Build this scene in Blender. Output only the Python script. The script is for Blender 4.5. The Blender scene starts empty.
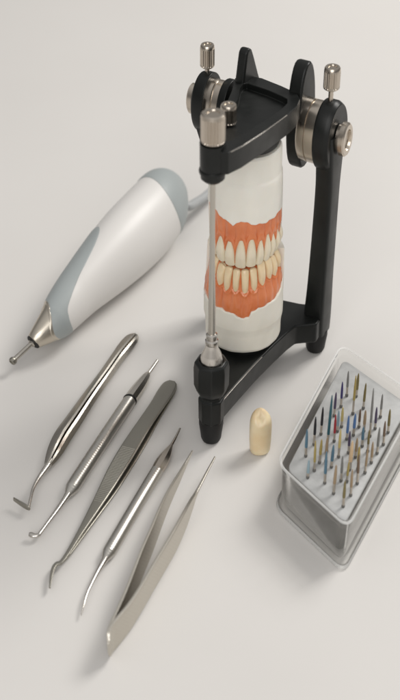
import bpy, bmesh, math, random
from mathutils import Vector, Matrix
random.seed(7)
S = 0.001                      # everything below is in millimetres, linked in metres
C = bpy.context.scene.collection
PI = math.pi

# ------------------------------------------------------------------ camera geometry (mm)
TH = math.radians(38); D = 700.0; F = 1400.0
s_, c_ = math.sin(TH), math.cos(TH)
def P(u, v, z=0.0):            # point of the horizontal plane at height z seen at (u, v)
    a = (u-200)/F; b = -(v-350)/F
    d = (a, c_+b*s_, -s_+b*c_); t = (z-D*s_)/d[2]
    return Vector((d[0]*t, -D*c_+d[1]*t, z))
def V_of(x, y, z):
    ry, rz = y+D*c_, z-D*s_
    w = ry*c_-rz*s_; up = ry*s_+rz*c_
    return 350-F*up/w
def Z(x, y, v):                # height above (x, y) seen at row v
    lo, hi = -50, 400
    for _ in range(50):
        m = (lo+hi)/2
        if V_of(x, y, m) > v: lo = m
        else: hi = m
    return m

# ------------------------------------------------------------------ helpers
def tag(o, label=None, cat=None, group=None, kind=None):
    if label: o['label'] = label
    if cat: o['category'] = cat
    if group: o['group'] = group
    if kind: o['kind'] = kind
    return o
def thing(name, loc, label, cat, group=None):
    o = bpy.data.objects.new(name, None); C.objects.link(o)
    o.location = Vector(loc)*S; o.empty_display_size = .01
    return tag(o, label, cat, group)
def obj(name, bm, mat, parent=None, bevel=0, seg=3, sub=0, smooth=35, origin=None):
    """link bm (world mm) as one mesh; its origin is put at its own base"""
    bmesh.ops.recalc_face_normals(bm, faces=bm.faces)
    if origin is None:
        xs = [v.co for v in bm.verts]
        origin = Vector((sum(p.x for p in xs)/len(xs), sum(p.y for p in xs)/len(xs), min(p.z for p in xs)))
    origin = Vector(origin)
    for v in bm.verts: v.co = (v.co-origin)*S
    me = bpy.data.meshes.new(name); bm.to_mesh(me); bm.free()
    for p in me.polygons: p.use_smooth = True
    if smooth is not None: me.set_sharp_from_angle(angle=math.radians(smooth))
    me.materials.append(mat)
    o = bpy.data.objects.new(name, me); C.objects.link(o)
    w = origin*S
    if parent is not None:
        o.parent = parent
        p = parent; off = Vector((0, 0, 0))
        while p is not None: off += p.location; p = p.parent
        w = w-off
    o.location = w
    if bevel:
        m = o.modifiers.new('bevel', 'BEVEL'); m.width = bevel*S; m.segments = seg
        m.limit_method = 'ANGLE'; m.angle_limit = math.radians(32); m.harden_normals = True
    if sub:
        m = o.modifiers.new('sub', 'SUBSURF'); m.levels = sub; m.render_levels = sub
    return o
def frame(axis):
    a = Vector(axis).normalized()
    h = Vector((0, 0, 1)) if abs(a.z) < .9 else Vector((0, 1, 0))
    x = h.cross(a).normalized(); y = a.cross(x)
    return x, y, a
def lathe(bm, prof, base, axis=(0, 0, 1), seg=48, knurl=0, kr=0.0, sx=1.0):
    """prof: list of (r, distance along axis); r=0 ends close. Knurl: cut teeth into rings flagged with a third value"""
    x, y, a = frame(axis); base = Vector(base); rings = []
    n = seg if not knurl else knurl*4
    for p in prof:
        r, d = p[0], p[1]; k = len(p) > 2 and p[2]
        if r <= 1e-6:
            rings.append([bm.verts.new(base+a*d)]); continue
        ring = []
        for i in range(n):
            t = 2*PI*i/n; rr = r-(kr if (k and i % 4 in (0, 1)) else 0)
            ring.append(bm.verts.new(base+a*d+(x*math.cos(t)*sx+y*math.sin(t))*rr))
        rings.append(ring)
    for A, B in zip(rings, rings[1:]):
        for i in range(n):
            j = (i+1) % n
            if len(A) == 1 and len(B) == 1: continue
            if len(A) == 1: bm.faces.new((A[0], B[i], B[j]))
            elif len(B) == 1: bm.faces.new((A[i], A[j], B[0]))
            else: bm.faces.new((A[i], A[j], B[j], B[i]))
    for R in (rings[0], rings[-1]):
        if len(R) > 1: bm.faces.new(R)
    return bm
def prism(bm, poly, z0, z1):
    """poly: list of (x, y); z0 / z1 numbers or functions of (x, y)"""
    f0 = z0 if callable(z0) else (lambda x, y: z0)
    f1 = z1 if callable(z1) else (lambda x, y: z1)
    A = [bm.verts.new((p[0], p[1], f0(p[0], p[1]))) for p in poly]
    B = [bm.verts.new((p[0], p[1], f1(p[0], p[1]))) for p in poly]
    n = len(poly)
    for i in range(n):
        j = (i+1) % n; bm.faces.new((A[i], A[j], B[j], B[i]))
    bm.faces.new(A); bm.faces.new(B)
    return bm
def plate(bm, poly, origin, ux, uy, thick):
    """2-D outline in the (ux, uy) plane through origin, extruded by +-thick/2 along the normal"""
    ux = Vector(ux).normalized(); uy = Vector(uy).normalized(); n = ux.cross(uy).normalized()
    o = Vector(origin)
    A = [bm.verts.new(o+ux*p[0]+uy*p[1]-n*thick/2) for p in poly]
    B = [bm.verts.new(o+ux*p[0]+uy*p[1]+n*thick/2) for p in poly]
    k = len(poly)
    for i in range(k):
        j = (i+1) % k; bm.faces.new((A[i], A[j], B[j], B[i]))
    bm.faces.new(A); bm.faces.new(B)
    return bm
def catmull(pts, n=6):
    """pts: list of tuples of any length, interpolated smoothly"""
    out = []; m = len(pts)
    for i in range(m-1):
        p0 = pts[max(i-1, 0)]; p1 = pts[i]; p2 = pts[i+1]; p3 = pts[min(i+2, m-1)]
        for k in range(n):
            t = k/n
            out.append(tuple(.5*((2*b)+(-a+c)*t+(2*a-5*b+4*c-d)*t*t+(-a+3*b-3*c+d)*t**3) for a, b, c, d in zip(p0, p1, p2, p3)))
    out.append(tuple(pts[-1])); return out
def sweep(bm, st, sec='round', seg=20, up=(0, 0, 1), cap=True, e=2.0):
    """st: stations (x, y, z, half width, half height)"""
    n = len(st); up = Vector(up); rings = []
    if sec == 'round':
        shp = []
        for i in range(seg):
            t = 2*PI*i/seg; cx, sy = math.cos(t), math.sin(t)
            shp.append((math.copysign(abs(cx)**(2/e), cx), math.copysign(abs(sy)**(2/e), sy)))
    else: shp = sec
    for i in range(n):
        a = Vector(st[max(i-1, 0)][:3]); b = Vector(st[min(i+1, n-1)][:3]); T = (b-a).normalized()
        side = T.cross(up)
        if side.length < 1e-4: side = Vector((1, 0, 0))
        side.normalize(); u = side.cross(T).normalized()
        p = Vector(st[i][:3])
        rings.append([bm.verts.new(p+side*q[0]*st[i][3]+u*q[1]*st[i][4]) for q in shp])
    k = len(shp)
    for A, B in zip(rings, rings[1:]):
        for i in range(k):
            j = (i+1) % k; bm.faces.new((A[i], A[j], B[j], B[i]))
    if cap: bm.faces.new(rings[0]); bm.faces.new(rings[-1])
    return bm
def interp(tab, x):
    if x <= tab[0][0]: return tab[0][1]
    for (a, va), (b, vb) in zip(tab, tab[1:]):
        if x <= b:
            t = (x-a)/(b-a); return va+(vb-va)*t
    return tab[-1][1]
def NB(): return bmesh.new()

# ------------------------------------------------------------------ materials
def mat(name, col, rough=.5, metal=0.0, noise=None, bump=None, coat=0, sss=0, trans=0, ior=1.5, rvar=None, spec=.5, wave=None):
    """noise=(scale, second colour, low, high); bump=(scale, strength, distance mm); rvar=(scale, delta)"""
    m = bpy.data.materials.new(name); m.use_nodes = True; nt = m.node_tree; N = nt.nodes; L = nt.links
    b = N['Principled BSDF']
    b.inputs['Base Color'].default_value = (*col, 1); b.inputs['Roughness'].default_value = rough
    b.inputs['Metallic'].default_value = metal; b.inputs['Coat Weight'].default_value = coat
    b.inputs['Coat Roughness'].default_value = .15
    b.inputs['IOR'].default_value = ior; b.inputs['Specular IOR Level'].default_value = spec
    b.inputs['Transmission Weight'].default_value = trans
    if sss:
        b.inputs['Subsurface Weight'].default_value = sss; b.inputs['Subsurface Scale'].default_value = .0015
        b.inputs['Subsurface Radius'].default_value = (1, .6, .4)
    tc = N.new('ShaderNodeTexCoord')
    def nz(scale, detail=6):
        n = N.new('ShaderNodeTexNoise'); n.inputs['Scale'].default_value = scale; n.inputs['Detail'].default_value = detail
        L.new(tc.outputs['Object'], n.inputs['Vector']); return n
    if noise:
        n = nz(noise[0]); r = N.new('ShaderNodeValToRGB')
        r.color_ramp.elements[0].position = noise[2]; r.color_ramp.elements[1].position = noise[3]
        r.color_ramp.elements[0].color = (*col, 1); r.color_ramp.elements[1].color = (*noise[1], 1)
        L.new(n.outputs['Fac'], r.inputs['Fac']); L.new(r.outputs['Color'], b.inputs['Base Color'])
    if bump:
        n = nz(bump[0], 8); bp = N.new('ShaderNodeBump'); bp.inputs['Strength'].default_value = bump[1]
        bp.inputs['Distance'].default_value = bump[2]*S
        L.new(n.outputs['Fac'], bp.inputs['Height']); L.new(bp.outputs['Normal'], b.inputs['Normal'])
    if wave:                                            # fine machined grooves
        wv = N.new('ShaderNodeTexWave'); wv.inputs['Scale'].default_value = wave[0]; wv.wave_type = 'BANDS'; wv.bands_direction = 'DIAGONAL'
        L.new(tc.outputs['Object'], wv.inputs['Vector']); bp = N.new('ShaderNodeBump'); bp.inputs['Strength'].default_value = wave[1]
        bp.inputs['Distance'].default_value = wave[2]*S
        L.new(wv.outputs['Fac'], bp.inputs['Height']); L.new(bp.outputs['Normal'], b.inputs['Normal'])
    if rvar:
        n = nz(rvar[0]); mr = N.new('ShaderNodeMapRange')
        mr.inputs['From Min'].default_value = .3; mr.inputs['From Max'].default_value = .7
        mr.inputs['To Min'].default_value = max(rough-rvar[1], .03); mr.inputs['To Max'].default_value = rough+rvar[1]
        L.new(n.outputs['Fac'], mr.inputs['Value']); L.new(mr.outputs['Result'], b.inputs['Roughness'])
    return m
M = {}
M['table'] = mat('table_laminate', (.665, .645, .62), .62, noise=(9, (.65, .63, .605), .35, .65), bump=(900, .05, .2), spec=.3)
M['black'] = mat('black_enamel', (.008, .009, .0085), .38, noise=(60, (.013, .014, .013), .4, .7), bump=(1600, .12, .12), rvar=(120, .06), spec=.30)
M['rubber'] = mat('black_rubber', (.008, .008, .008), .5, spec=.3, bump=(1500, .1, .1))
M['steel'] = mat('steel', (.52, .49, .44), .25, 1)
M['steel_satin'] = mat('satin_steel', (.56, .54, .50), .36, 1, wave=(330, .30, .12))
M['steel_pale'] = mat('pale_warm_steel', (.58, .55, .49), .38, 1, wave=(260, .22, .12))
M['steel_grey'] = mat('brushed_grey_steel', (.33, .315, .275), .36, 1, rvar=(1500, .04), bump=(2400, .15, .06))
M['chrome'] = mat('chrome', (.60, .57, .53), .24, 1)
M['nickel'] = mat('warm_nickel', (.56, .50, .43), .28, 1)
M['plaster'] = mat('white_plaster', (.90, .875, .80), .55, noise=(70, (.87, .84, .76), .35, .7), bump=(420, .22, .35), sss=.15)
M['plaster_low'] = mat('cream_plaster', (.88, .845, .755), .55, noise=(70, (.84, .80, .70), .35, .7), bump=(420, .25, .35), sss=.15)
M['gum'] = mat('coral_acrylic', (.78, .25, .095), .24, noise=(110, (.66, .17, .055), .35, .7), bump=(260, .25, .5), coat=.3, sss=.25)
M['tooth'] = mat('ivory_enamel', (.84, .75, .58), .22, noise=(160, (.78, .67, .47), .4, .75), coat=.3, sss=.2)
M['tooth_low'] = mat('yellow_enamel', (.86, .69, .45), .26, noise=(160, (.78, .57, .33), .4, .75), coat=.3, sss=.2)
M['hp_white'] = mat('white_shell', (.70, .68, .655), .42, bump=(1200, .03, .1))
M['hp_grey'] = mat('blue_grey_rubber', (.345, .375, .375), .48, bump=(1400, .12, .1))
M['hp_nose'] = mat('champagne_metal', (.60, .55, .47), .34, 1)
M['cord'] = mat('grey_cord', (.40, .41, .41), .5)
M['crown'] = mat('cream_ceramic', (.78, .61, .37), .38, noise=(120, (.83, .72, .50), .35, .7), bump=(260, .3, .6), coat=.15, sss=.4)
M['dark'] = mat('dark_recess', (.01, .01, .01), .6)
M['insert_lit'] = mat('lit_insert', (.48, .485, .48), .6, noise=(160, (.40, .405, .40), .35, .65), bump=(300, .4, .6))  # top of the insert, lightened in the colour as if lit
def clear_mat(k):
    m = bpy.data.materials.new('clear_plastic'); m.use_nodes = True; nt = m.node_tree; N = nt.nodes; L = nt.links
    N.remove(N['Principled BSDF']); out = N['Material Output']
    tr = N.new('ShaderNodeBsdfTransparent'); tr.inputs['Color'].default_value = (.985, .985, .98, 1)
    gl = N.new('ShaderNodeBsdfGlossy'); gl.inputs['Roughness'].default_value = .2; gl.inputs['Color'].default_value = (.95, .95, .95, 1)
    df = N.new('ShaderNodeBsdfDiffuse'); df.inputs['Color'].default_value = (.9, .9, .89, 1)
    fr = N.new('ShaderNodeLayerWeight'); fr.inputs['Blend'].default_value = .08
    m1 = N.new('ShaderNodeMixShader'); m2 = N.new('ShaderNodeMixShader'); m1.inputs[0].default_value = k
    L.new(tr.outputs[0], m1.inputs[1]); L.new(df.outputs[0], m1.inputs[2])
    L.new(fr.outputs['Fresnel'], m2.inputs[0]); L.new(m1.outputs[0], m2.inputs[1]); L.new(gl.outputs[0], m2.inputs[2])
    L.new(m2.outputs[0], out.inputs['Surface']); return m
M['clear'] = clear_mat(.03)
M['rim'] = clear_mat(.30)
M['insert_dark'] = mat('dark_insert', (.13, .125, .115), .6, noise=(200, (.16, .155, .145), .35, .65))  # insert sides with their shade put into the colour; also bur collars

# ------------------------------------------------------------------ setting
bm = NB()
sz = 2500
vs = [bm.verts.new(p) for p in ((-sz, -sz, 0), (sz, -sz, 0), (sz, sz, 0), (-sz, sz, 0))]; bm.faces.new(vs)
tag(obj('table_surface', bm, M['table'], origin=(0, 0, 0)), kind='structure')

# ------------------------------------------------------------------ articulator
fx, fy = 5.1, -67.5                                # front post
art = thing('dental_articulator', (30, -16, 0), 'black metal dental articulator with silver thumb screws holding the plaster jaw casts', 'articulator')
ZT, ZB = 25.0, 13.5                                # lower frame top / bottom
def poly_px(pts, z): return [tuple(P(u, v, z)[:2]) for u, v in pts]
low = poly_px([(203, 400), (201, 392), (203, 378), (209, 340), (211, 312), (213, 300), (222, 293), (250, 296), (281, 299), (300, 303), (319, 305),
               (321, 318), (317, 324), (305, 325), (296, 326), (288, 332), (274, 345), (256, 363), (238, 383), (224, 399), (219, 405), (209, 406)], ZT)
def zlow(x, y):                                     # arched underside towards the right foot
    return ZB
bm = NB(); prism(bm, low, ZB, ZT)
obj('lower_frame', bm, M['black'], art, bevel=1.0)
# feet
R_foot = P(315, 350, 0)
L_foot = P(222, 318, 0)
def foot(x, y, r, h):
    b = NB(); lathe(b, [(0, 0), (r*.5, .1), (r*.74, 1.0), (r*.84, 2.6), (r*.9, 6), (r, h-3), (r, h), (0, h)], (x, y, 0), seg=40)
    return obj('foot', b, M['rubber'], art)
foot(fx, fy, 5.6, 13.4); foot(R_foot.x, R_foot.y, 5.6, 13.4); foot(L_foot.x, L_foot.y, 5.0, 13.4)
# front post block, collar and chrome cup
bm = NB(); lathe(bm, [(5.9, ZT-12), (6.0, ZT+.6), (5.0, ZT+1.2), (5.0, ZT+2.6), (6.9, ZT+5), (8.0, 33.5), (8.1, 43), (7.7, 46), (6.5, 47), (5.2, 47), (5.2, 44), (0, 44)], (fx, fy, 0), seg=8)
obj('post_block', bm, M['black'], art, bevel=.7)
bm = NB(); lathe(bm, [(0, 43.9), (3.6, 43.9), (4.9, 45.5), (5.0, 48), (4.3, 51), (3.0, 54), (2.6, 56), (2.9, 56.6), (2.9, 58.3), (2.3, 58.8), (2.5, 59.6), (2.5, 61.5), (1.9, 62), (0, 62)], (fx, fy, 0))
obj('pin_cup', bm, M['chrome'], art)
bm = NB(); lathe(bm, [(0, 61.5), (1.7, 61.5), (1.55, 80), (1.2, 100), (1.15, 145), (0, 145)], (fx, fy, 0), seg=32)
obj('incisal_pin', bm, M['steel'], art)
# pin holder at the tip of the upper frame
bm = NB(); lathe(bm, [(0, 139.0), (3.4, 139.0), (4.9, 140.5), (5.2, 143.5), (5.3, 156.3), (0, 156.3)], (fx, fy, 0), seg=40)
lathe(bm, [(3.5, 142.7), (5.4, 142.7), (5.6, 143.2), (5.6, 144.2), (5.4, 144.7), (3.5, 144.7)], (fx, fy, 0), seg=40)
obj('pin_holder', bm, M['black'], art)
def knob(x, y, z, r, h, name='thumb_screw', m='nickel', kn=22, stem=None):
    kn += 5
    b = NB()
    if stem: lathe(b, [(0, -stem), (1.1, -stem), (1.1, 0.2), (0, .2)], (x, y, z), seg=16)
    lathe(b, [(0, 0), (r*.8, 0), (r*.97, .5), (r, 1.0), (r, 1.3, 1), (r, h-2.0, 1), (r, h-1.7), (r*.95, h-.5), (r*.85, h), (r*.55, h), (r*.5, h-.5), (0, h-.5)], (x, y, z), knurl=kn, kr=r*.085)
    return obj(name, b, M[m], art, smooth=28)
knob(fx, fy, 156.4, 4.9, 13.0, kn=20)
# upper frame: sloping triangular plate with a raised rim
def ztop(x, y):                                     # the plate drops a little towards the hinge
    t = min(max((y-fy)/75, 0), 1.1); return 154.5-11.0*t
U = [(211, 148), (209, 143), (208, 126), (216, 112), (227, 102), (232, 90), (235, 78), (246, 75), (262, 78), (282, 86), (297, 93), (300, 99), (297, 106), (287, 115), (262, 133), (242, 146), (228, 153), (215, 151)]
def zpx(u, v):                                      # solve for the point of the sloping plate seen at (u, v)
    z = 147
    for _ in range(8):
        p = P(u, v, z); z = ztop(p.x, p.y)
    return p
up3 = [zpx(*q) for q in U]
cen = sum((Vector((p.x, p.y, 0)) for p in up3), Vector())/len(up3)
bm = NB(); outer = [(p.x, p.y) for p in up3]
# rimmed plate: outer wall, rim, recess
def ring(poly, dz): return [bm.verts.new((x, y, ztop(x, y)+dz)) for x, y in poly]
def inset(poly, d):
    out = []; n = len(poly)
    area = sum(poly[i][0]*poly[(i+1) % n][1]-poly[(i+1) % n][0]*poly[i][1] for i in range(n)); sg = 1 if area > 0 else -1
    for i in range(n):
        a = Vector(poly[i-1]); b = Vector(poly[i]); c = Vector(poly[(i+1) % n])
        e1 = (b-a).normalized(); e2 = (c-b).normalized()
        n1 = Vector((-e1.y, e1.x))*sg; n2 = Vector((-e2.y, e2.x))*sg; m_ = (n1+n2)
        m_ = m_/max(m_.length, .5)*1.0
        out.append(tuple(b+m_*d/max(m_.dot(n1), .6)))
    return out
inn = [(p.x, p.y) for p in [zpx(*q) for q in [(221, 138), (219, 132), (221, 125), (226, 117), (232, 109), (238, 99), (240, 88), (243, 84), (247, 83), (256, 86), (268, 90), (282, 96), (287, 99), (287, 103), (280, 110), (261, 122), (243, 133), (229, 141)]]]
n = len(outer)
rA = ring(outer, -10.0); rB = ring(outer, 0); rC = ring(inn, 0); rD = ring(inn, -3.0)
for A, B in ((rA, rB), (rB, rC), (rC, rD)):
    for i in range(n):
        j = (i+1) % n; bm.faces.new((A[i], A[j], B[j], B[i]))
bm.faces.new(rD); bm.faces.new(rA)
obj('upper_frame', bm, M['black'], art, bevel=.45)
# thin bright strips added to draw the highlight along the long edges
def highlight_strip(pts, z_of, rad=.26):
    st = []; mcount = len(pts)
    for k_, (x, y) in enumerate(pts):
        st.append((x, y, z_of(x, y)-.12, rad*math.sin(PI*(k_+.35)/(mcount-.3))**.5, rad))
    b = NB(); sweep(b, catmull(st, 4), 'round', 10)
    return obj('edge_highlight', b, M['chrome'], art)
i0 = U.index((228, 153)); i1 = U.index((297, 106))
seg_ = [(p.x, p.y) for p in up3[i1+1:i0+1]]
highlight_strip([(a[0]+(b_[0]-a[0])*k/5, a[1]+(b_[1]-a[1])*k/5) for a, b_ in zip(seg_, seg_[1:]) for k in range(5)], ztop)
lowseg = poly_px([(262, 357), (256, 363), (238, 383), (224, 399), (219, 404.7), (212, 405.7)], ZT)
highlight_strip([(a[0]+(b_[0]-a[0])*k/5, a[1]+(b_[1]-a[1])*k/5) for a, b_ in zip(lowseg, lowseg[1:]) for k in range(5)], lambda x, y: ZT)
# mounting disc under the plate
CX, CY = 20.2, -21.4
ZTOP = Z(CX, CY-15, 160)
bm = NB(); lathe(bm, [(0, ZTOP), (12, ZTOP), (13.8, ZTOP+1), (14.4, ZTOP+3), (14.4, ZTOP+6), (13, ZTOP+8), (0, ZTOP+8)], (CX, CY, 0), seg=64)
lathe(bm, [(0, ZTOP+7.9), (9, ZTOP+7.9), (9, 141), (0, 141)], (CX, CY, 0), seg=40)
obj('mounting_disc', bm, M['black'], art)
bm = NB(); lathe(bm, [(0, ZT-.4), (14.5, ZT-.4), (14.8, ZT+1.5), (14.0, ZT+3), (0, ZT+3)], (CX, CY, 0), seg=64)
obj('mounting_disc', bm, M['black'], art)
p = zpx(228.5, 118); knob(p.x, p.y, p.z-2.6, 3.4, 9.0, kn=14)
# hinge axis
A_r = P(344, 139, 125.0); A_l = P(195, 99, 125.0)
ax = (A_r-A_l).normalized(); AL = (A_r-A_l).length
def on(u):                                           # point on the axis at image column u
    return A_l+(A_r-A_l)*((u-195)/(344-195))
perp = Vector((-ax.y, ax.x, 0))
print('axis', A_l, A_r, AL)
def axlathe(b, p, prof, seg=48, sx=.66, **k): return lathe(b, prof, p, ax, seg, sx=sx, **k)
bm = NB(); axlathe(bm, on(243), [(0, 0), (3, 0), (3, (on(303)-on(243)).length), (0, (on(303)-on(243)).length)], 24)
obj('hinge_axle', bm, M['steel'], art)
def lens(w, h0, h1, k=28):
    o = []
    for i in range(k):
        t = 2*PI*i/k; cx, sy = math.cos(t), math.sin(t); hh = h1 if sy > 0 else h0
        o.append((w*math.copysign(abs(cx)**.85, cx)*(1-.10*max(sy, 0)), hh*math.copysign(abs(sy)**.9, sy)))
    return o
pr = on(301.5); bm = NB(); plate(bm, lens(8.5, 25, 27), pr+Vector((0, 0, 5.5)), perp, (0, 0, 1), 6.5)
obj('hinge_lug', bm, M['black'], art, bevel=1.2)
pl = on(248); bm = NB()
plate(bm, [(-10, -14), (10, -14), (9, 10), (6.5, 15), (2, 25), (0, 29), (-2.5, 30.5), (-4.8, 29), (-6, 24), (-9, 10)], pl+Vector((0, 0, 3)), perp, (0, 0, 1), 4.6)
obj('hinge_lug', bm, M['black'], art, bevel=1.2)
# right hinge
d = (on(323)-on(306.5)).length
bm = NB(); axlathe(bm, on(306), [(0, 0), (14.6, 0), (15.2, .6), (15.2, d*.45), (14.5, d*.47), (14.5, d*.52), (15.2, d*.55), (15.2, d+1.5), (0, d+1.5)], 64)
obj('hinge_drum', bm, M['nickel'], art)
d2 = (on(338)-on(323)).length
bm = NB(); axlathe(bm, on(323), [(0, 0), (16.4, 0), (17, .6), (17, d2*.7), (16.4, d2*.85), (15.6, d2), (0, d2)], 64)
obj('hinge_disc', bm, M['black'], art, bevel=.4)
bm = NB(); axlathe(bm, on(339), [(0, 0), (6.6, 0), (6.6, 1.4), (8.2, 1.7), (8.2, 3.8), (7.4, 4.5), (5.2, 4.5), (4.8, 3.4), (0, 3.4)], 40)
obj('hinge_nut', bm, M['nickel'], art)
q = on(329); knob(q.x, q.y, 147.5, 3.6, 10.5, kn=16, stem=9)
# left hinge
d = 10.5
bm = NB(); axlathe(bm, on(219)-ax*d*.5, [(0, 0), (12, 0), (12.6, .6), (12.6, d*.45), (12, d*.5), (12.6, d*.55), (12.6, d), (0, d)], 56)
obj('hinge_drum', bm, M['nickel'], art)
bm = NB(); axlathe(bm, on(199), [(0, 0), (11.5, 0), (14.5, 1.2), (15.2, 3), (15.2, 7.0), (0, 7.0)], 56)
obj('hinge_disc', bm, M['black'], art, bevel=.4)
bm = NB(); axlathe(bm, on(226), [(0, 0), (13.6, 0), (14.2, 1), (14.2, 4), (3.2, 6), (3.2, (on(246)-on(226)).length), (0, (on(246)-on(226)).length)], 56)
obj('hinge_flange', bm, M['black'], art, bevel=.4)
bm = NB(); axlathe(bm, on(199), [(0, .1), (6.5, .1), (6.5, -1.2), (7.6, -1.5), (7.6, -3.6), (6.8, -4.2), (0, -4.2)], 40)
obj('hinge_nut', bm, M['nickel'], art)
q = on(205); knob(q.x+1.2, q.y, 142.5, 3.3, 11.0, kn=16, stem=8)
# uprights
def upright(pts):
    b = NB(); sweep(b, catmull(pts, 6), 'round', seg=24, up=perp, e=6)
    return obj('upright', b, M['black'], art, bevel=0, smooth=30)
t0 = on(331.5)
def mixu(k): return (t0.x+(R_foot.x-t0.x)*k, t0.y+(R_foot.y-t0.y)*k)
upright([(*mixu(0), 127, 4.3, 8), (*mixu(0), 112, 4.3, 6.5), (*mixu(.05), 98, 4.3, 5.4), (*mixu(.3), 70, 4.5, 5.4), (*mixu(.62), 45, 4.8, 5.6), (*mixu(.88), 28, 5.2, 6), (*mixu(.96), 20, 5.3, 6), (*mixu(1), 13, 5.3, 5.6)])
t1 = on(207)
upright([(t1.x, t1.y, 122, 3.6, 9.0), (t1.x+2.5, t1.y-1, 110, 3.8, 7), (t1.x+6, t1.y-3, 96, 4, 6), (L_foot.x+3, L_foot.y, 70, 4.2, 6), (L_foot.x+2, L_foot.y, 40, 4.6, 6.5), (L_foot.x, L_foot.y, 22, 5, 7), (L_foot.x, L_foot.y, 13, 5, 6)])

# ------------------------------------------------------------------ jaw casts
def zf(v): return Z(CX, CY-16.5, v)
z_occ = zf(270.5)
print('zf', {v: round(zf(v), 1) for v in (150, 188, 208, 225, 245, 270, 292, 317, 330, 360)})
def phi_u(u, R=16.5): return math.asin(max(-1, min(1, (u-243.5)/(R*2.15))))
def cyl(phi, R, z): return Vector((CX+R*math.sin(phi), CY-R*math.cos(phi), z))
dz_v = 1/1.58
def ztab(pts, R):
    out = []
    for u, v in pts:
        ph = phi_u(u, R); out.append((ph, Z(CX+R*math.sin(ph), CY-R*math.cos(ph), v)))
    return sorted(out)
up_edge = ztab([(211, 205), (216, 211), (222, 219), (227, 221), (231, 226), (234, 224), (238, 221), (242, 222), (248, 224), (255, 224), (262, 222), (269, 218), (273, 213), (277, 207)], 16.2)
lo_edge = ztab([(209, 300), (214, 305), (222, 309), (232, 314), (243, 319), (248, 317), (250, 312), (257, 309), (265, 305), (272, 300), (277, 293), (281, 280)], 18)
UP = [-66, -45, -26.5, -8.5, 9.5, 24.5, 38, 51, 64, 77]      # tooth positions in degrees, seen left to right
LO = [-62, -43, -28.5, -14.5, 0, 14, 28, 42.5, 56, 70]
def spee(ph): return 5.2*(1-math.cos(ph))+1.0*math.sin(ph)   # the bite line climbs towards the back of the arch
def wobble(ph, z): return .14*math.sin(3*ph+z*.07)+.10*math.sin(7*ph+1+z*.11)+.05*math.sin(17*ph-z*.4)
def w_up(q):                                                  # half-width share of an upper tooth, 0 = biting edge
    if q < .1: return .86+.14*math.sin(q/.1*PI/2)
    if q < .38: return 1-.03*(q-.1)/.28
    x = min((q-.38)/.625, 1); return .97*math.sqrt(max(1-x**1.45, 0))**1.05
def w_lo(q):
    if q < .1: return .88+.12*math.sin(q/.1*PI/2)
    if q < .7: return 1-.10*(q-.1)/.6
    x = min((q-.7)/.305, 1); return .90*math.sqrt(max(1-x*x, 0))
UPW = [1.0, 1.05, .98, 1.05, 1.08, .98, 1.06, .98, 1.0, 1.05]; UPH = [14.5, 15.6, 15.0, 17.0, 17.2, 15.2, 16.8, 14.6, 14.0, 13.5]
LOW_ = [1.0, 1.04, 1.02, .96, 1.0, .97, 1.02, 1.04, 1.0, 1.05]; LOH = [11, 11.8, 12.8, 11.8, 12.8, 12.0, 12.8, 11.6, 11, 10.6]
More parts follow.
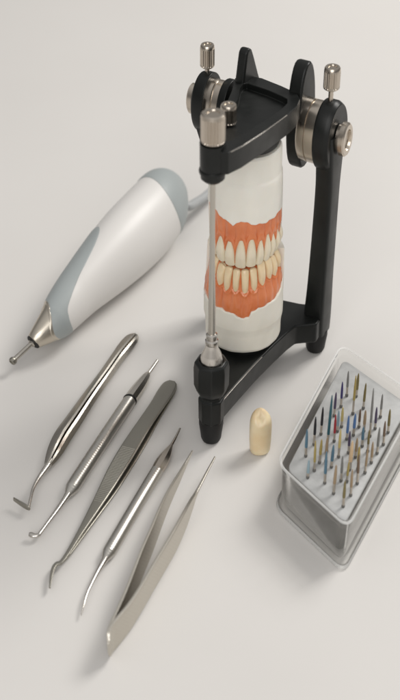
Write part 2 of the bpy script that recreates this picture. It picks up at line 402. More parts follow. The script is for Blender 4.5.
def cast(name, upper):
    sgn = 1 if upper else -1
    teeth = UP if upper else LO; ws = UPW if upper else LOW_; hsz = UPH if upper else LOH; wf = w_up if upper else w_lo
    if upper:
        t = thing(name, (CX, CY, z_occ), 'upper jaw cast of white plaster with coral gum and ivory teeth, under the black frame', 'jaw cast')
        zend = ZTOP+.1
        prof = [(zf(232), 16.5), (zf(214), 16.5), (zf(206), 16.4), (zf(192), 16.1), (zf(189), 15.9), (zf(187), 15.4), (zf(175), 15.3), (zend-1.0, 15.1), (zend, 14.5)]
        m = M['plaster']; lim = math.radians(84); lim_l = math.radians(96); zfree = z_occ+6
    else:
        t = thing(name, (CX, CY, ZT+3), 'lower jaw cast of cream plaster with coral gum and yellowish teeth, on the lower frame', 'jaw cast')
        zend = ZT+2.8
        prof = [(zend, 15.8), (zend+.8, 17.2), (zend+2.2, 17.7), (zf(336), 17.8), (zf(333), 18.0), (zf(329), 18.4), (zf(322), 18.5), (zf(300), 18.4), (zf(262), 18.0)]
        m = M['plaster_low']; lim = math.radians(78); lim_l = math.radians(104); zfree = zf(268)
    edge = up_edge if upper else lo_edge
    def ez(ph):
        return interp(edge, ph)+.30*math.sin(ph*19+1)+.10*math.sin(ph*41)
    def zstart(ph):
        e_ = ez(max(-lim_l, min(lim, ph))); a = ((ph-lim) if ph > 0 else (-ph-lim_l))/math.radians(9)
        return e_+(zfree-e_)*max(0, min(a, 1))**1.5
    # plaster: one skin from the trimmed gum line to the flat end, with a rolled lip over the gum
    b = NB(); G = []; NPH = 360; NR = 60
    for i in range(NPH):
        ph = -PI+2*PI*i/NPH; z0 = zstart(ph); col = [cyl(ph, 9, z0-sgn*.2), cyl(ph, 12.5, z0-sgn*.2)]
        for k in range(6):
            a = k/5*PI/2; R = interp(prof, z0)+.08
            col.append(cyl(ph, R-.7+.7*math.sin(a)+wobble(ph, z0), z0-sgn*.2+sgn*.7*(1-math.cos(a))))
        z1 = z0+sgn*.6
        for k in range(1, NR+1):
            z = z1+(zend-z1)*k/NR
            lip = .08*math.exp(-abs(z-z1)/1.2)
            col.append(cyl(ph, interp(prof, z)+lip+wobble(ph, z), z))
        G.append([b.verts.new(x) for x in col])
    nr = len(G[0])
    for i in range(NPH):
        A, B = G[i], G[(i+1) % NPH]
        for j in range(nr-1): b.faces.new((A[j], A[j+1], B[j+1], B[j]))
    b.faces.new([g[0] for g in G]); b.faces.new([g[-1] for g in G])
    lathe(b, [(0, z_occ+sgn*5.2), (11.6, z_occ+sgn*5.2), (11.9, z_occ+sgn*5.6), (11.9, zend-sgn*2), (0, zend-sgn*2)], (CX, CY, 0), seg=64)
    obj('plaster_base', b, m, t, smooth=50)
    # teeth layout: (angle, half width mm, height, foot height)
    lay = []
    for i, a in enumerate(teeth):
        nx = teeth[i+1]-a if i+1 < len(teeth) else a-teeth[i-1]
        pv = a-teeth[i-1] if i > 0 else nx
        wd = math.radians((nx+pv)/2)*16.3*(.94 if upper else .90)*ws[i]/2
        ph = math.radians(a); zc = z_occ+spee(ph)+sgn*.3+random.uniform(-.3, .3)
        if not upper and 20 < a < 50: zc += 2.2
        lay.append((ph, wd, hsz[i], zc))
    ph0, ph1 = (math.radians(-102), math.radians(90)) if upper else (math.radians(-110), math.radians(84))
    NP = 480; rows = 64; b = NB(); grid = []
    for i in range(NP+1):
        ph = ph0+(ph1-ph0)*i/NP
        zc0 = z_occ+spee(ph); ze = ez(ph)+sgn*.25
        dd, ti = min((abs(ph-l_[0]), k) for k, l_ in enumerate(lay)); tp, tw, th_, tz = lay[ti]
        gapn = min(dd*16.3/(tw*1.08), 1)
        zm = zc0+sgn*(3.0+.5*math.sin(ph*9))
        col = [cyl(ph, 11.6, zc0+sgn*1.2), cyl(ph, 13.6, zc0+sgn*1.3)]
        endf = min(1, (1-abs(2*i/NP-1))*9)
        for j in range(rows+1):
            q = j/rows; z = zm+(ze-zm)*q
            if upper: R = 15.1+.95*math.sin(q*PI*.62)
            else: R = 14.9+3.2*math.sin(q**1.5*PI*.6)
            qt = (z-tz)*sgn/th_
            if qt < 0: qt = 0
            hw = tw*wf(min(qt, 1)) if qt < 1 else 0
            sdist = dd*16.3-hw
            if qt > 1: sdist = math.hypot(dd*16.3, (qt-1)*th_)
            R += (.75 if upper else .45)*math.exp(-((sdist-.75)/.75)**2)*(1 if sdist > 0 else .6)*(1 if qt < 1 else math.exp(-(qt-1)*(3 if upper else 9)))         # gum margin round each tooth
            R += .40*(1-gapn**2)*math.exp(-max(qt-1, 0)*2.2)*(qt > .9)                # root eminence
            R -= .35*gapn**3*math.exp(-((qt-1.15)/.35)**2)
            R += .10*math.sin(ph*31+q*5)+.08*math.sin(ph*17-q*11)
            if upper: R = min(R, 16.5)
            if q > .92: R -= ((q-.92)/.08)**2*.3
            R = 13.2+(R-13.2)*(.55+.45*endf)
            col.append(cyl(ph, R, z))
        col.append(cyl(ph, 12.4, ze+sgn*.3))
        grid.append([b.verts.new(x) for x in col])
    nr = len(grid[0])
    for A, B in zip(grid, grid[1:]):
        for j in range(nr):
            k = (j+1) % nr; b.faces.new((A[j], A[k], B[k], B[j]))
    b.faces.new(grid[0]); b.faces.new(grid[-1])
    obj('gum', b, M['gum'], t, smooth=75)
    for i, (ph, wd, h, zc) in enumerate(lay):
        jit = random.uniform
        R0 = 16.1 if upper else 15.9
        out = Vector((math.sin(ph), -math.cos(ph), 0)); tan = Vector((math.cos(ph), math.sin(ph), 0))
        tilt = jit(-.03, .03)-.06*math.sin(ph)*sgn; twist = jit(-.12, .12)
        tan = (tan+out*twist).normalized()
        b = NB(); rings = []; K = 24; J = 18; canine = abs(abs(math.degrees(ph))-40) < 7
        for j in range(J+1):
            q = j/J; w = wd*max(wf(min(q, .995)), .06)
            th = (.9+1.3*min(q/.4, 1))*(1-.35*max(q-.6, 0)/.4)
            if q == 0: th *= .75
            lean = .75*math.sin(min(q*1.15, 1)*PI)**.8 - (.15 if upper else .3-1.3*q*q)
            c3 = Vector((CX, CY, zc+sgn*h*q))+out*(R0-1.2+lean)+tan*(tilt*h*q)
            rr = []
            for k in range(K):
                t_ = 2*PI*k/K; cx, sy = math.cos(t_), math.sin(t_)
                cx = math.copysign(abs(cx)**.75, cx)
                ed = sgn*((1.3 if canine else .4)*abs(cx)**2.5)*max(0, 1-q/.15)
                rr.append(b.verts.new(c3+tan*cx*w+out*sy*th*(.85 if sy < 0 else .9)+Vector((0, 0, ed))))
            rings.append(rr)
        for A, B in zip(rings, rings[1:]):
            for k in range(K):
                l = (k+1) % K; b.faces.new((A[k], A[l], B[l], B[k]))
        b.faces.new(rings[0]); b.faces.new(rings[-1])
        obj('tooth', b, M['tooth'] if upper else M['tooth_low'], t, smooth=70, sub=1)
    return t
cast('upper_jaw_cast', True)
cast('lower_jaw_cast', False)

# ------------------------------------------------------------------ handpiece
stn = [  # across, along, horizontal radius, vertical radius, height
    (244, -241.5, 3.6, 4.0, 10.5), (245.2, -232, 5.1, 6.0, 12.3), (247.3, -215, 7.8, 9.3, 14.4), (247.6, -209, 8.8, 10.5, 15), (247.4, -196, 10.1, 12.1, 16), (247.2, -182, 11.1, 13.4, 17), (247.8, -166, 12.3, 14.9, 18.2),
    (249.8, -140, 14.5, 17.6, 19.6), (251.6, -117, 16.2, 19.7, 20.6), (253.2, -97, 17.1, 20.9, 21.1), (254.6, -77, 17.2, 21.1, 21.3), (254.3, -62, 16.6, 20.5, 21.4), (252, -52, 15.2, 19.0, 21.6), (250.5, -46, 13.6, 17.4, 21.7), (249.5, -43, 12.2, 15.6, 21.8), (249, -40.5, 9, 11.5, 21.8), (249, -39.5, 4, 5, 21.8)]
hs = []
for n_, t_, r, rv, z in stn:
    q = P(.64*t_+.77*n_, -.77*t_+.64*n_, z); hs.append((q.x, q.y, q.z, r, rv))
hp = thing('dental_handpiece', (P(110, 265, 0)), 'white and blue-grey handheld dental micromotor lying on its side with a champagne metal nose', 'handpiece')
fine = catmull(hs, 10)
hdir = (Vector(hs[9][:3])-Vector(hs[2][:3])).normalized()
def hp_point(i, ang, off=0):
    i = min(max(i, 0), len(fine)-1.001); k = int(i); f = i-k
    a = fine[k]; bb = fine[k+1]; p = [a[j]+(bb[j]-a[j])*f for j in range(5)]
    a0 = fine[max(k-3, 0)]; b0 = fine[min(k+4, len(fine)-1)]
    T = (Vector(b0[:3])-Vector(a0[:3])).normalized(); side = T.cross(Vector((0, 0, 1))).normalized(); u = side.cross(T)
    return Vector(p[:3])+side*math.cos(ang)*(p[3]+off)+u*math.sin(ang)*(p[4]+off)
def hp_skin(name, i0f, i1f, material, off=0, thick=.9, rows=40, seg=160, closed_in=True):
    b = NB(); G = []
    for s in range(seg):
        a = 2*PI*s/seg; i0, i1 = i0f(a), i1f(a)
        col = [hp_point(i0+(i1-i0)*r/rows, a, off - (.0 if 0 < r < rows else .15)) for r in range(rows+1)]
        if closed_in: col = [hp_point(i0, a, off-thick)]+col+[hp_point(i1, a, off-thick)]
        G.append([b.verts.new(x) for x in col])
    m = len(G[0])
    for s in range(seg):
        A, B = G[s], G[(s+1) % seg]
        for j in range(m-1): b.faces.new((A[j], A[j+1], B[j+1], B[j]))
    b.faces.new([g[0] for g in G]); b.faces.new([g[-1] for g in G])
    return obj(name, b, material, hp, smooth=40)
def idx(t):
    ts = [q[1] for q in stn]
    for k_ in range(len(ts)-1):
        if t <= ts[k_+1]: return 10*(k_+(t-ts[k_])/(ts[k_+1]-ts[k_]))
    return 10*(len(ts)-1)
def skew_t(a): return -212-13*math.cos(a-math.radians(10))
def skew(a): return idx(skew_t(a))
# angles: 0 = to the right of travel (towards lower right of picture), 90 = top, 180 = upper left
body = hp_skin('body', lambda a: skew(a)+.5, lambda a: 132, M['hp_white'], rows=90)
def grip_end(a):
    dlt = math.atan2(math.sin(a-math.radians(138)), math.cos(a-math.radians(138)))
    w = math.exp(-(abs(dlt)/1.08)**3.4)
    b_ = skew_t(a)+15
    return idx(b_+(-124-b_)*w)
hp_skin('grip_panel', lambda a: skew(a), grip_end, M['hp_grey'], off=.35, rows=50)
def cap_start(a):
    return 114-11*math.cos(a-math.radians(30))
hp_skin('end_cap', cap_start, lambda a: 158.5, M['hp_grey'], off=.35, rows=40)
hp_skin('nose_cone', lambda a: 1.5, lambda a: skew(a)+.2, M['hp_nose'], off=0.1, rows=30)
hp_skin('nose_ring', lambda a: idx(skew_t(a)-2.2), lambda a: idx(skew_t(a)+.6), M['hp_nose'], off=.35, rows=6)
# nose opening, chuck and shank with a small round bur
tipd = (Vector(hs[0][:3])-Vector(hs[2][:3])).normalized()
n0 = Vector(hs[0][:3])+(Vector(hs[1][:3])-Vector(hs[0][:3]))*.13
bm = NB(); lathe(bm, [(0, 0), (3.9, 0), (3.9, .8), (3.5, 1.1), (0, 1.1)], n0, tipd, 40)
obj('chuck_face', bm, M['dark'], hp)
bm = NB(); lathe(bm, [(2.0, 0), (2.1, 1.8), (1.7, 2.3), (1.3, 2.3), (0, 2.2)], n0, tipd, 32)
obj('chuck', bm, M['steel'], hp)
e0 = P(13, 361, 7.0); shd = (e0-n0).normalized(); Ls = (e0-n0).length
bm = NB(); lathe(bm, [(0, 0), (1.25, 0), (1.25, Ls-1.6), (.9, Ls-1.0), (0, Ls-1.0)], n0, shd, 24)
obj('shank', bm, M['steel'], hp)
bm = NB(); lathe(bm, [(0, -2.0), (1.0, -1.9), (1.9, -1.0), (2.05, 0), (1.85, .9), (1.35, 1.2), (1.2, .6), (0, .5)], e0, shd, 8)
obj('round_bur', bm, M['steel_grey'], hp)
# cord: strain relief then a limp cable that ends behind the casts
ce = Vector(hs[-2][:3])
path = [(ce.x-1, ce.y-1, 16), (P(186, 206.5, 14).x, P(186, 206.5, 14).y, 14), tuple(P(196, 202.5, 11)), tuple(P(206, 196, 8.5)), tuple(P(220, 184, 4.6)), tuple(P(240, 170, 2.6)), tuple(P(258, 172, 2.6)), tuple(P(264, 190, 2.6)), tuple(P(256, 215, 2.6)), tuple(P(246, 236, 2.6))]
bm = NB(); sweep(bm, [(*q, 2.6, 2.6) for q in catmull(path, 8)], 'round', 20)
obj('cord', bm, M['cord'], hp)

# ------------------------------------------------------------------ hand instruments
def px_stations(lst, n=6): return catmull([(*P(u, v, z), w, h) for u, v, z, w, h in lst], n)
facet = [(1, 0), (.62, .62), (.12, 1), (-.12, 1), (-.75, .55), (-1, 0), (-.7, -.7), (0, -1), (.7, -.7)]
facet = [(1, -.1), (.72, .60), (.46, .80), (.38, .15), (.28, .95), (.05, 1.05), (-.2, .95), (-.85, .45), (-1, -.2), (-.7, -.85), (0, -1), (.7, -.85)]
# 1 hatchet-tipped carver with a leaf-shaped handle
t = thing('wax_carver', P(90, 400, 0), 'shiny steel carver with a swelling ridged handle and bent blade tip, leftmost of the instruments', 'dental tool', 'steel hand instruments laid in a row')
bm = NB(); sweep(bm, px_stations([(46.5, 467, 3.0, 1.3, 1.3), (50, 461, 3.2, 2.6, 2.2), (55.5, 450, 3.4, 3.9, 3.1), (63, 436, 3.5, 4.4, 3.4), (74, 420, 3.5, 4.2, 3.4), (90, 396.5, 3.3, 3.7, 3.2), (106, 374, 3.1, 3.4, 3.0), (117, 358, 2.9, 3.5, 2.8), (125, 347, 2.7, 3.9, 2.4), (131, 339.5, 2.5, 3.7, 2.0), (134.5, 335.5, 2.4, 2.4, 1.4), (135.3, 334.5, 2.4, 1.2, .8)], 6), facet)
obj('handle', bm, M['steel'], t, smooth=24)
bm = NB(); sweep(bm, px_stations([(51, 460, 3.3, 1.8, 1.6), (46, 468, 3.1, 1.5, 1.4), (39, 478, 3.2, 1.1, 1.1), (33.5, 488, 3.6, .85, .85), (31, 497, 4.0, .75, .75), (28.5, 508, 4.0, .75, .7)], 6), 'round', 16)
obj('neck', bm, M['chrome'], t)
bm = NB(); sweep(bm, px_stations([(29.6, 508.8, 4.0, .5, .8), (27, 507.3, 4.0, .55, 1.3), (20, 503, 4.2, .5, 1.25), (13.8, 499, 4.4, .3, 1.1)], 5), 'round', 14, e=4)
obj('blade', bm, M['steel_grey'], t)
# 2 double-ended plugger
hexa = [(math.cos(PI/8+i*PI/4), math.sin(PI/8+i*PI/4)) for i in range(8)]
t = thing('plugger', P(100, 445, 0), 'grey steel plugger with round handle, dark ring near the top and small foot tip', 'dental tool', 'steel hand instruments laid in a row')
bm = NB(); sweep(bm, px_stations([(68, 494.5, 3.2, 1.6, 1.6), (71, 490, 3.2, 2.7, 2.7), (74.5, 484.5, 3.2, 3.2, 3.2), (90, 460.5, 3.2, 3.2, 3.2), (110, 430, 3.2, 3.2, 3.2), (129.5, 401, 3.2, 3.2, 3.2)], 5), 'round', 28)
obj('handle', bm, M['steel_satin'], t)
bm = NB(); sweep(bm, px_stations([(129.3, 401.3, 3.2, 3.0, 3.0), (129.6, 400.7, 3.2, 3.40, 3.35), (130.3, 399.7, 3.2, 3.40, 3.35), (130.9, 398.8, 3.2, 3.0, 3.0)], 3), 'round', 28)
obj('ring', bm, M['rubber'], t)
bm = NB(); sweep(bm, px_stations([(130.7, 399, 3.2, 3.1, 3.1), (136, 391.5, 3.2, 3.1, 3.1), (142, 383, 3.2, 2.7, 2.7), (146.5, 376, 3.2, 1.9, 1.9), (148.5, 373.2, 3.2, 1.0, 1.0)], 4), hexa)
obj('end_sleeve', bm, M['steel'], t, smooth=24)
bm = NB(); sweep(bm, px_stations([(148, 374, 3.2, .9, .9), (153, 367, 3.4, .85, .85), (157.5, 360.5, 3.6, .75, .75)], 4), 'round', 14)
obj('rod', bm, M['steel'], t)
bm = NB(); sweep(bm, px_stations([(70, 491.5, 3.2, 1.9, 1.9), (65, 499, 3.2, 1.35, 1.35), (57, 510.5, 3.2, 1.05, 1.05), (48, 522.5, 3.2, .85, .85), (41, 532, 3.2, .8, .8), (38.5, 535, 3.1, .9, .9), (34, 535.6, 3.0, 1.15, .9), (31, 534.6, 3.0, 1.35, .9), (29, 534.4, 3.0, 1.0, .7)], 6), 'round', 16)
obj('tip', bm, M['chrome'], t)
# 3 closed tweezers with curved tips and ribbed grip
t = thing('curved_tweezers', P(120, 470, 0), 'closed dark steel tweezers with ribbed finger grip and a curved tip, middle instrument', 'tweezers', 'steel hand instruments laid in a row')
def blade3(name, du, z0, zt, extra=0):
    L_ = [(172.0+du*0, 381.5, 2.6+z0*.1, 1.6, .55), (170+du*.1, 384.5, 2.6+z0*.25, 3.3, .6), (165.5+du*.3, 392, 2.7+z0*.5, 3.9, .6), (158+du*.5, 404, 2.8+z0*.8, 3.6, .6), (147+du*.8, 420, 2.9+z0, 3.5, .6), (136+du, 437, 2.9+z0, 3.8, .65), (125+du, 455, 2.9+z0, 4.0, .65), (115+du, 472, 2.9+z0, 3.7, .65), (105+du, 490, 2.9+z0*.9, 3.0, .65), (93+du*.8, 511, 2.9+z0*.6, 2.1, .65), (80+du*.6, 533, 2.9+z0*.4, 1.3, .65), (68+du*.3, 553, 2.9+z0*.25, .9, .6), (61, 562.5, 2.9+z0*.2, .85, .6), (57, 563.8, 2.9+z0*.2, .85, .6), (53.6, 568, 2.9+z0*.2, .8, .6), (51.2, 577, 2.8+z0*.2, .65, .5), (49.8, 588, 2.6+z0*.2, .35, .35)]
    st = px_stations(L_, 6); b = NB(); sweep(b, st, 'round', 20, e=5)
    if extra:
        acc = 0; last = None
        for k in range(34, 52):
            for sub in range(2):
                a = Vector(st[k][:3]).lerp(Vector(st[k+1][:3]), sub/2); T = (Vector(st[k+1][:3])-Vector(st[k][:3])).normalized(); side = T.cross(Vector((0, 0, 1))).normalized()
                w = st[k][3]*.80; zz = st[k][4]
                c0 = a+Vector((0, 0, zz*.9))
                q4 = [c0+side*w-T*.30, c0+side*w+T*.30, c0-side*w+T*.30, c0-side*w-T*.30]
                lo_ = [b.verts.new(x) for x in q4]
                hi_ = [b.verts.new(c0+side*w*sg+Vector((0, 0, .38))) for sg in (1, -1)]
                b.faces.new((lo_[0], lo_[1], hi_[0])); b.faces.new((lo_[2], lo_[3], hi_[1]))
                b.faces.new((lo_[1], lo_[2], hi_[1], hi_[0])); b.faces.new((lo_[3], lo_[0], hi_[0], hi_[1])); b.faces.new(lo_)
    return obj(name, b, M['steel_grey'], t, smooth=30)
blade3('arm', 0, 2.2, 0, 1)
blade3('arm', 5.8, -2.0, 0)
# 4 probe
t = thing('dental_probe', P(130, 510, 0), 'slim steel probe with long needle tip bent near its end, beside the open tweezers', 'dental tool', 'steel hand instruments laid in a row')
bm = NB(); sweep(bm, px_stations([(105.5, 558.5, 2.9, 1.6, 1.6), (108, 554, 2.9, 2.5, 2.5), (111, 549, 2.9, 2.9, 2.9), (125, 525, 2.9, 2.9, 2.9), (140, 499.5, 2.9, 2.9, 2.9), (157, 471, 2.9, 2.9, 2.9)], 5), 'round', 28)
obj('handle', bm, M['steel_satin'], t)
bm = NB(); sweep(bm, px_stations([(156.8, 471.3, 2.9, 2.7, 2.7), (161, 464, 2.9, 3.0, 2.6), (165, 457, 2.9, 2.6, 2.3), (168.5, 450.5, 2.9, 1.7, 1.6), (171.5, 445, 2.9, .8, .8)], 4), hexa)
obj('end_sleeve', bm, M['nickel'], t, smooth=24)
bm = NB(); sweep(bm, px_stations([(171, 446, 2.9, .75, .75), (176, 437, 3.1, .65, .65), (180, 428.5, 3.3, .5, .5)], 4), 'round', 14)
obj('rod', bm, M['steel'], t)
bm = NB(); sweep(bm, px_stations([(107, 556, 2.9, 1.8, 1.8), (102.5, 563.5, 2.9, 1.3, 1.3), (97, 573, 3.0, .95, .95), (91.5, 584, 3.0, .7, .7), (88.2, 591, 3.0, .6, .6), (86, 597, 2.9, .55, .55), (83.5, 606, 2.6, .45, .45), (81, 615.5, 2.0, .25, .25)], 6), 'round', 14)
obj('tip', bm, M['chrome'], t)
# 5 open tweezers standing on edge
t = thing('open_tweezers', P(150, 560, 0), 'pale steel tweezers lying open on edge, both points towards the articulator foot', 'tweezers', 'steel hand instruments laid in a row')
def arm5(lst, name='arm', m='steel_pale'):
    st = []
    for u, v, hh, th in lst:
        q = P(u, v, 8.0); st.append((q.x, q.y, 8.0, th, hh))
    b = NB(); sweep(b, catmull(st, 7), 'round', 24, e=7)
    return obj(name, b, M[m], t, smooth=30)
arm5([(109.8, 648.5, 4.6, .55), (109.4, 644, 6.8, .7), (111.5, 638.5, 7.6, .78), (118.5, 630, 7.8, .8), (129.5, 616, 7.4, .8), (141.5, 597, 7.0, .8), (154.5, 574.5, 6.9, .8), (165.5, 556, 6.8, .8), (175.5, 538.5, 6.6, .8), (184.8, 519.5, 5.4, .78), (191, 505, 3.4, .75), (195, 495.5, 1.3, .7), (199, 487.5, .75, .6), (206.5, 473, .6, .5), (215, 457, .4, .35)])
arm5([(109.0, 649, 3.2, .5), (108.8, 642, 5.8, .7), (111.5, 635, 7.0, .75), (118, 621.5, 7.2, .75), (126, 603.5, 7.2, .75), (134, 583, 7.2, .75), (142.5, 561, 7.4, .75), (151, 541, 7.0, .75), (159, 520.5, 6.3, .72), (165, 506, 5.4, .7), (172, 491, 4.2, .68), (178, 479.5, 3.0, .65), (184, 467.5, 1.8, .55), (192.3, 451, .4, .35)])

# ------------------------------------------------------------------ ceramic tooth crown
p0 = P(259.5, 451.5, 0)
b = NB(); H = 25.0; rings = []
KK = 40; JJ = 36
for j in range(JJ+1):
    q = j/JJ; ring_ = []
    for k in range(KK):
        a = 2*PI*k/KK
        r = interp([(0, 3.1), (.02, 3.9), (.08, 4.4), (.3, 4.75), (.6, 4.8), (.76, 4.7), (.85, 4.45), (.91, 3.9), (.96, 3.0), (.99, 1.8), (1, .8)], q)
        front = .5-.5*math.sin(a)                              # 1 on the camera side
        r *= 1+.05*math.cos(2*a)+.03*math.cos(3*a+.6)
        # front face is cut back above the shoulder, leaving one tall cusp behind
        ztop_ = H*q
        if q > .62: ztop_ = H*.62+(q-.62)*H*(1-.36*front)
        if q > .74: ztop_ -= 1.3*math.exp(-((a+PI/2+.1+(2*PI if a+PI/2 < -PI else 0)-(2*PI if a > PI/2 else 0))/.55)**2)*math.sin(min((q-.74)/.26, 1)*PI*.75)
        if q > .7: r *= 1-.05*math.sin(2*a+1.2)*(q-.7)/.3
        ring_.append(b.verts.new((p0.x+r*math.cos(a), p0.y+r*math.sin(a)*.95, ztop_)))
    rings.append(ring_)
for A, B in zip(rings, rings[1:]):
    for k in range(KK):
        l = (k+1) % KK; b.faces.new((A[k], A[l], B[l], B[k]))
b.faces.new(rings[0]); b.faces.new(rings[-1])
tag(obj('tooth_crown', b, M['crown'], smooth=60, origin=p0), 'small cream ceramic tooth crown standing upright between the articulator foot and the clear box', 'tooth crown')

# ------------------------------------------------------------------ clear box with burs
ZR = 26.0
cl, cf, cb, cd = P(276, 464, ZR), P(348, 530, ZR), P(341, 344, ZR), P(420, 398, ZR)
ex = (cf-cl); ey = (cb-cl)
print('box', cl, cf, cb, ex.length, ey.length, math.degrees(ex.angle(ey)))
def box_outline(d, rad, seg=8, zz=0):
    """rounded parallelogram outline, inset by d"""
    q4 = inset([(q.x, q.y) for q in (cl, cf, cd, cb)], d) if d else [(q.x, q.y) for q in (cl, cf, cd, cb)]
    cs = [Vector((q[0], q[1], 0)) for q in q4]
    out = []
    for i in range(4):
        p = cs[i]; a = (cs[i-1]-p).normalized(); c = (cs[(i+1) % 4]-p).normalized()
        p1 = p+a*rad; p2 = p+c*rad
        for s in range(seg+1):
            t_ = s/seg; out.append(((1-t_)**2*p1+2*t_*(1-t_)*p+t_**2*p2))
    return [(q.x, q.y) for q in out]
def skin(levels, close_first=True, close_last=True):
    b = NB(); R_ = [[b.verts.new((x, y, z)) for x, y in box_outline(d, rad)] for d, rad, z in levels]
    m = len(R_[0])
    for A, B in zip(R_, R_[1:]):
        for i in range(m):
            j = (i+1) % m; b.faces.new((A[i], A[j], B[j], B[i]))
    if close_first: b.faces.new(R_[0])
    if close_last: b.faces.new(R_[-1])
    return b
bc = (cl+cf+cb+cd)/4
boxt = thing('bur_box', (bc.x, bc.y, 0), 'clear plastic box with rounded corners holding a grey insert full of upright burs', 'box')
b = skin([(2.4, 5, 0.0), (.9, 6.2, .6), (.4, 6.6, 1.8), (.6, 6.5, 3.2), (1.6, 6, 3.8), (1.2, 6, ZR-3), (.2, 6.6, ZR-2.6), (0, 6.8, ZR-1.8), (.1, 6.8, ZR-.3), (.6, 6.5, ZR), (1.7, 5.8, ZR), (2.1, 5.6, ZR-.4), (2.5, 5.4, ZR-4), (3.0, 5.0, 4.0), (3.6, 4.6, 1.6), (4.4, 4, 1.2)])
obj('tray', b, M['clear'], boxt, smooth=50)
ZI = 22.6
b = skin([(6.2, 4, 2.5), (5.6, 4, 3.4), (5.2, 4.4, ZI-1.6), (5.2, 4.4, ZI-1.5)])
obj('insert_block', b, M['insert_dark'], boxt, smooth=50)
b = skin([(4.6, 4.4, ZI-1.5), (4.2, 4.4, ZI-1.1), (4.2, 4.4, ZI-.4), (4.7, 4, ZI)])
obj('insert_top', b, M['insert_lit'], boxt, smooth=50)
def loop_skin(levels):
    b = NB(); R_ = [[b.verts.new((x, y, z)) for x, y in box_outline(d, rad)] for d, rad, z in levels]
    m = len(R_[0]); k = len(R_)
    for q in range(k):
        A, B = R_[q], R_[(q+1) % k]
        for i in range(m):
            j = (i+1) % m; b.faces.new((A[i], A[j], B[j], B[i]))
    return b
obj('rim', loop_skin([(.3, 6.6, ZR+.05), (-.1, 6.8, ZR+.2), (-.1, 6.8, ZR+.6), (.3, 6.6, ZR+.9), (.7, 6.4, ZR+.9), (1.0, 6.2, ZR+.6), (1.0, 6.2, ZR+.05)]), M['rim'], boxt, smooth=50)
obj('base_flange', loop_skin([(.3, 6.6, .05), (-.3, 7.0, .3), (-.5, 7.1, 1.0), (-.3, 7.0, 1.8), (0, 6.8, 2.3), (.2, 6.6, 2.0)]), M['rim'], boxt, smooth=50)
cols = {'blue': (.10, .20, .28), 'black': (.015, .015, .02), 'teal': (.02, .10, .13), 'plum': (.09, .07, .13), 'navy': (.05, .04, .16), 'grey': (.22, .22, .21), 'gold': (.42, .32, .10), 'olive': (.20, .16, .06), 'red': (.42, .03, .04), 'yellow': (.62, .50, .20), 'bright blue': (.10, .20, .42), 'brown': (.18, .12, .08), 'tan': (.36, .26, .16), 'peach': (.72, .52, .32), 'pale blue': (.30, .42, .48)}
BM = {k: mat('bur_'+k.replace(' ', '_'), v, .35, .35, coat=.2) for k, v in cols.items()}
def fpx(x, y): return 290+x/3.636, 360+y/3.636
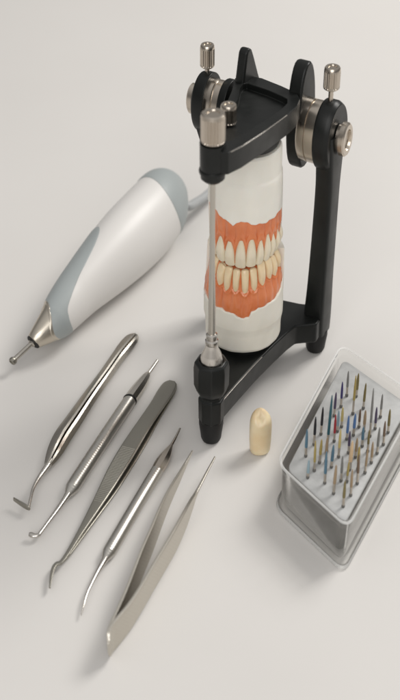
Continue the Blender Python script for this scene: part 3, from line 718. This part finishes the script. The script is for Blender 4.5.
burs = [(57, 352, 255, 'blue', 'blue bur at the left corner of the insert'),
 (87, 310, 210, 'black', 'black bur next to the blue one at the left edge of the insert'),
 (112, 272, 172, 'black', 'black bur, second black one from the left corner along the edge'),
 (133, 335, 135, 'teal', 'tallest dark teal bur standing behind the left corner of the insert'),
 (160, 205, 118, 'plum', 'plum-grey bur on the left edge of the insert directly behind the red bur'),
 (185, 172, 80, 'navy', 'dark violet bur on the far left edge of the insert'),
 (206, 132, 42, 'grey', 'thin grey bur at the farthest corner of the insert'),
 (228, 198, 60, 'gold', 'long gold bur in front of the farthest corner'),
 (240, 135, 50, 'olive', 'olive bur touching the long gold one at the far corner'),
 (266, 178, 88, 'olive', 'olive-gold bur alone to the right of the far pair'),
 (160, 298, 200, 'red', 'the only red bur in the box'),
 (187, 245, 172, 'yellow', 'short yellow bur behind the blue pair'),
 (176, 355, 255, 'yellow', 'yellow bur in front of the red bur'),
 (206, 290, 205, 'bright blue', 'bright blue bur to the right of the red bur'),
 (230, 276, 198, 'bright blue', 'bright blue bur in the middle of the box, right one of the pair'),
 (250, 246, 180, 'brown', 'small brown bur behind and right of the blue pair'),
 (290, 280, 105, 'grey', 'long dark grey bur in the right half of the insert'),
 (309, 252, 172, 'plum', 'dark plum bur just right of the long grey one'),
 (328, 210, 125, 'grey', 'pale grey bur on the far right edge of the insert'),
 (356, 266, 180, 'olive', 'dark olive bur at the right corner of the insert'),
 (339, 310, 225, 'brown', 'brown bur next to the right corner on the near edge'),
 (316, 342, 245, 'grey', 'grey bur third from the right corner on the near edge'),
 (295, 376, 300, 'tan', 'short tan bur halfway along the near right edge'),
 (272, 413, 320, 'tan', 'tan bur on the near right edge in front of the blue-grey one'),
 (244, 452, 345, 'brown', 'brown bur on the near right edge, third from the nearest corner'),
 (216, 402, 297, 'peach', 'thick pale peach bur near the middle of the box'),
 (220, 495, 400, 'tan', 'tan bur right behind the nearest bur, on the right'),
 (193, 535, 440, 'olive', 'nearest bur of all, dark olive, at the front corner of the insert'),
 (158, 488, 385, 'tan', 'tan bur on the near left edge beside the nearest one'),
 (126, 450, 335, 'blue', 'long blue bur on the near left edge of the insert'),
 (88, 405, 295, 'gold', 'gold bur on the near left edge behind the long blue one'),
 (107, 376, 290, 'gold', 'short gold bur just behind the gold one on the left edge'),
 (150, 392, 310, 'blue', 'dull blue bur between the yellow bur and the left edge'),
 (185, 442, 350, 'grey', 'grey bur in front of the yellow bur near the front corner'),
 (237, 356, 285, 'tan', 'tan bur behind the thick peach one'),
 (262, 316, 245, 'blue', 'slim blue-grey bur right of centre in the insert'),
 (64, 430, 365, 'pale blue', 'short pale blue bur lowest on the left corner'),
 (130, 372, 285, 'tan', 'tan bur between the tall teal bur and the long blue one'),
 (212, 340, 262, 'plum', 'small plum bur just behind the thick peach one'),
 (282, 335, 255, 'olive', 'olive bur in front of the long dark grey one'),
 (246, 400, 318, 'gold', 'dull gold bur to the right of the thick peach one'),
 (172, 262, 185, 'pale blue', 'pale blue bur just behind the red bur'),
 (206, 445, 372, 'gold', 'gold bur between the grey and brown burs near the front corner'),
 (268, 262, 185, 'tan', 'tan bur between the brown and long dark grey burs')]
for x, y, yt, cn, lab in burs:
    u, v = fpx(x, y); q = P(u, v, ZI)
    ztip = Z(q.x, q.y, fpx(x, yt)[1]); h = max(ztip-ZI, 8)
    th = thing('dental_bur', q, lab, 'bur', 'burs standing in the grey insert of the clear box')
    fat = 1.35 if cn in ('peach',) else random.uniform(.85, 1.1)
    lean = Vector((random.uniform(-.02, .02), random.uniform(-.02, .02), 1)).normalized()
    b = NB(); lathe(b, [(0, -3), (.6, -3), (.65, .2), (.75, .6), (.7, 1.1), (.5, 1.6), (0, 1.6)], q, lean, 14)
    obj('collar', b, M['insert_dark'], th)
    hk = h*random.uniform(.30, .40)
    b = NB(); lathe(b, [(0, 1.5), (.55*fat, 1.5), (.55*fat, hk), (0, hk)], q, lean, 12)
    obj('shank', b, M['nickel'], th)
    b = NB(); lathe(b, [(0, hk-.01), (.60*fat, hk), (.64*fat, hk+.8), (.60*fat, h*.72), (.40*fat, h*.93), (.18, h*1.02), (0, h*1.03)], q, lean, 12)
    obj('head', b, BM[cn], th)

# ------------------------------------------------------------------ camera
cam = bpy.data.cameras.new('camera'); co = bpy.data.objects.new('camera', cam); C.objects.link(co)
co.location = Vector((0, -D*c_, D*s_))*S; co.rotation_euler = (PI/2-TH, 0, 0)
cam.sensor_fit = 'VERTICAL'; cam.sensor_height = 24; cam.lens = 24*F/700
cam.clip_start = .01; cam.clip_end = 20
cam.dof.use_dof = True; cam.dof.focus_distance = .640; cam.dof.aperture_fstop = 8.0
bpy.context.scene.camera = co

# ------------------------------------------------------------------ light
w = bpy.data.worlds.new('World'); bpy.context.scene.world = w; w.use_nodes = True
N = w.node_tree.nodes; L = w.node_tree.links; bg = N['Background']
tc = N.new('ShaderNodeTexCoord'); sx = N.new('ShaderNodeSeparateXYZ'); rp = N.new('ShaderNodeValToRGB')
L.new(tc.outputs['Generated'], sx.inputs[0]); L.new(sx.outputs['Z'], rp.inputs['Fac']); L.new(rp.outputs['Color'], bg.inputs['Color'])
e = rp.color_ramp.elements
e[0].position = 0; e[0].color = (.10, .098, .095, 1); e[1].position = 1; e[1].color = (.70, .69, .68, 1)
k = e.new(.35); k.color = (.28, .275, .27, 1)
bg.inputs['Strength'].default_value = .85
def area(name, loc, target, sx_, sy_, energy, col=(1, 1, 1)):
    l = bpy.data.lights.new(name, 'AREA'); l.shape = 'RECTANGLE'; l.size = sx_; l.size_y = sy_; l.energy = energy; l.color = col
    o = bpy.data.objects.new(name, l); C.objects.link(o); o.location = loc
    o.rotation_euler = (Vector(target)-Vector(loc)).to_track_quat('-Z', 'Y').to_euler()
area('key_softbox', (.75, .55, 1.0), (.03, -.02, .03), .5, .5, 11.5, (1, .975, .94))
area('fill_softbox', (-.15, -1.25, .75), (0, 0, .05), .9, .9, 7.8, (1, .985, .965))

sc = bpy.context.scene
sc.view_settings.view_transform = 'Standard'; sc.view_settings.look = 'None'; sc.view_settings.gamma = 1
sc.view_settings.exposure = .09
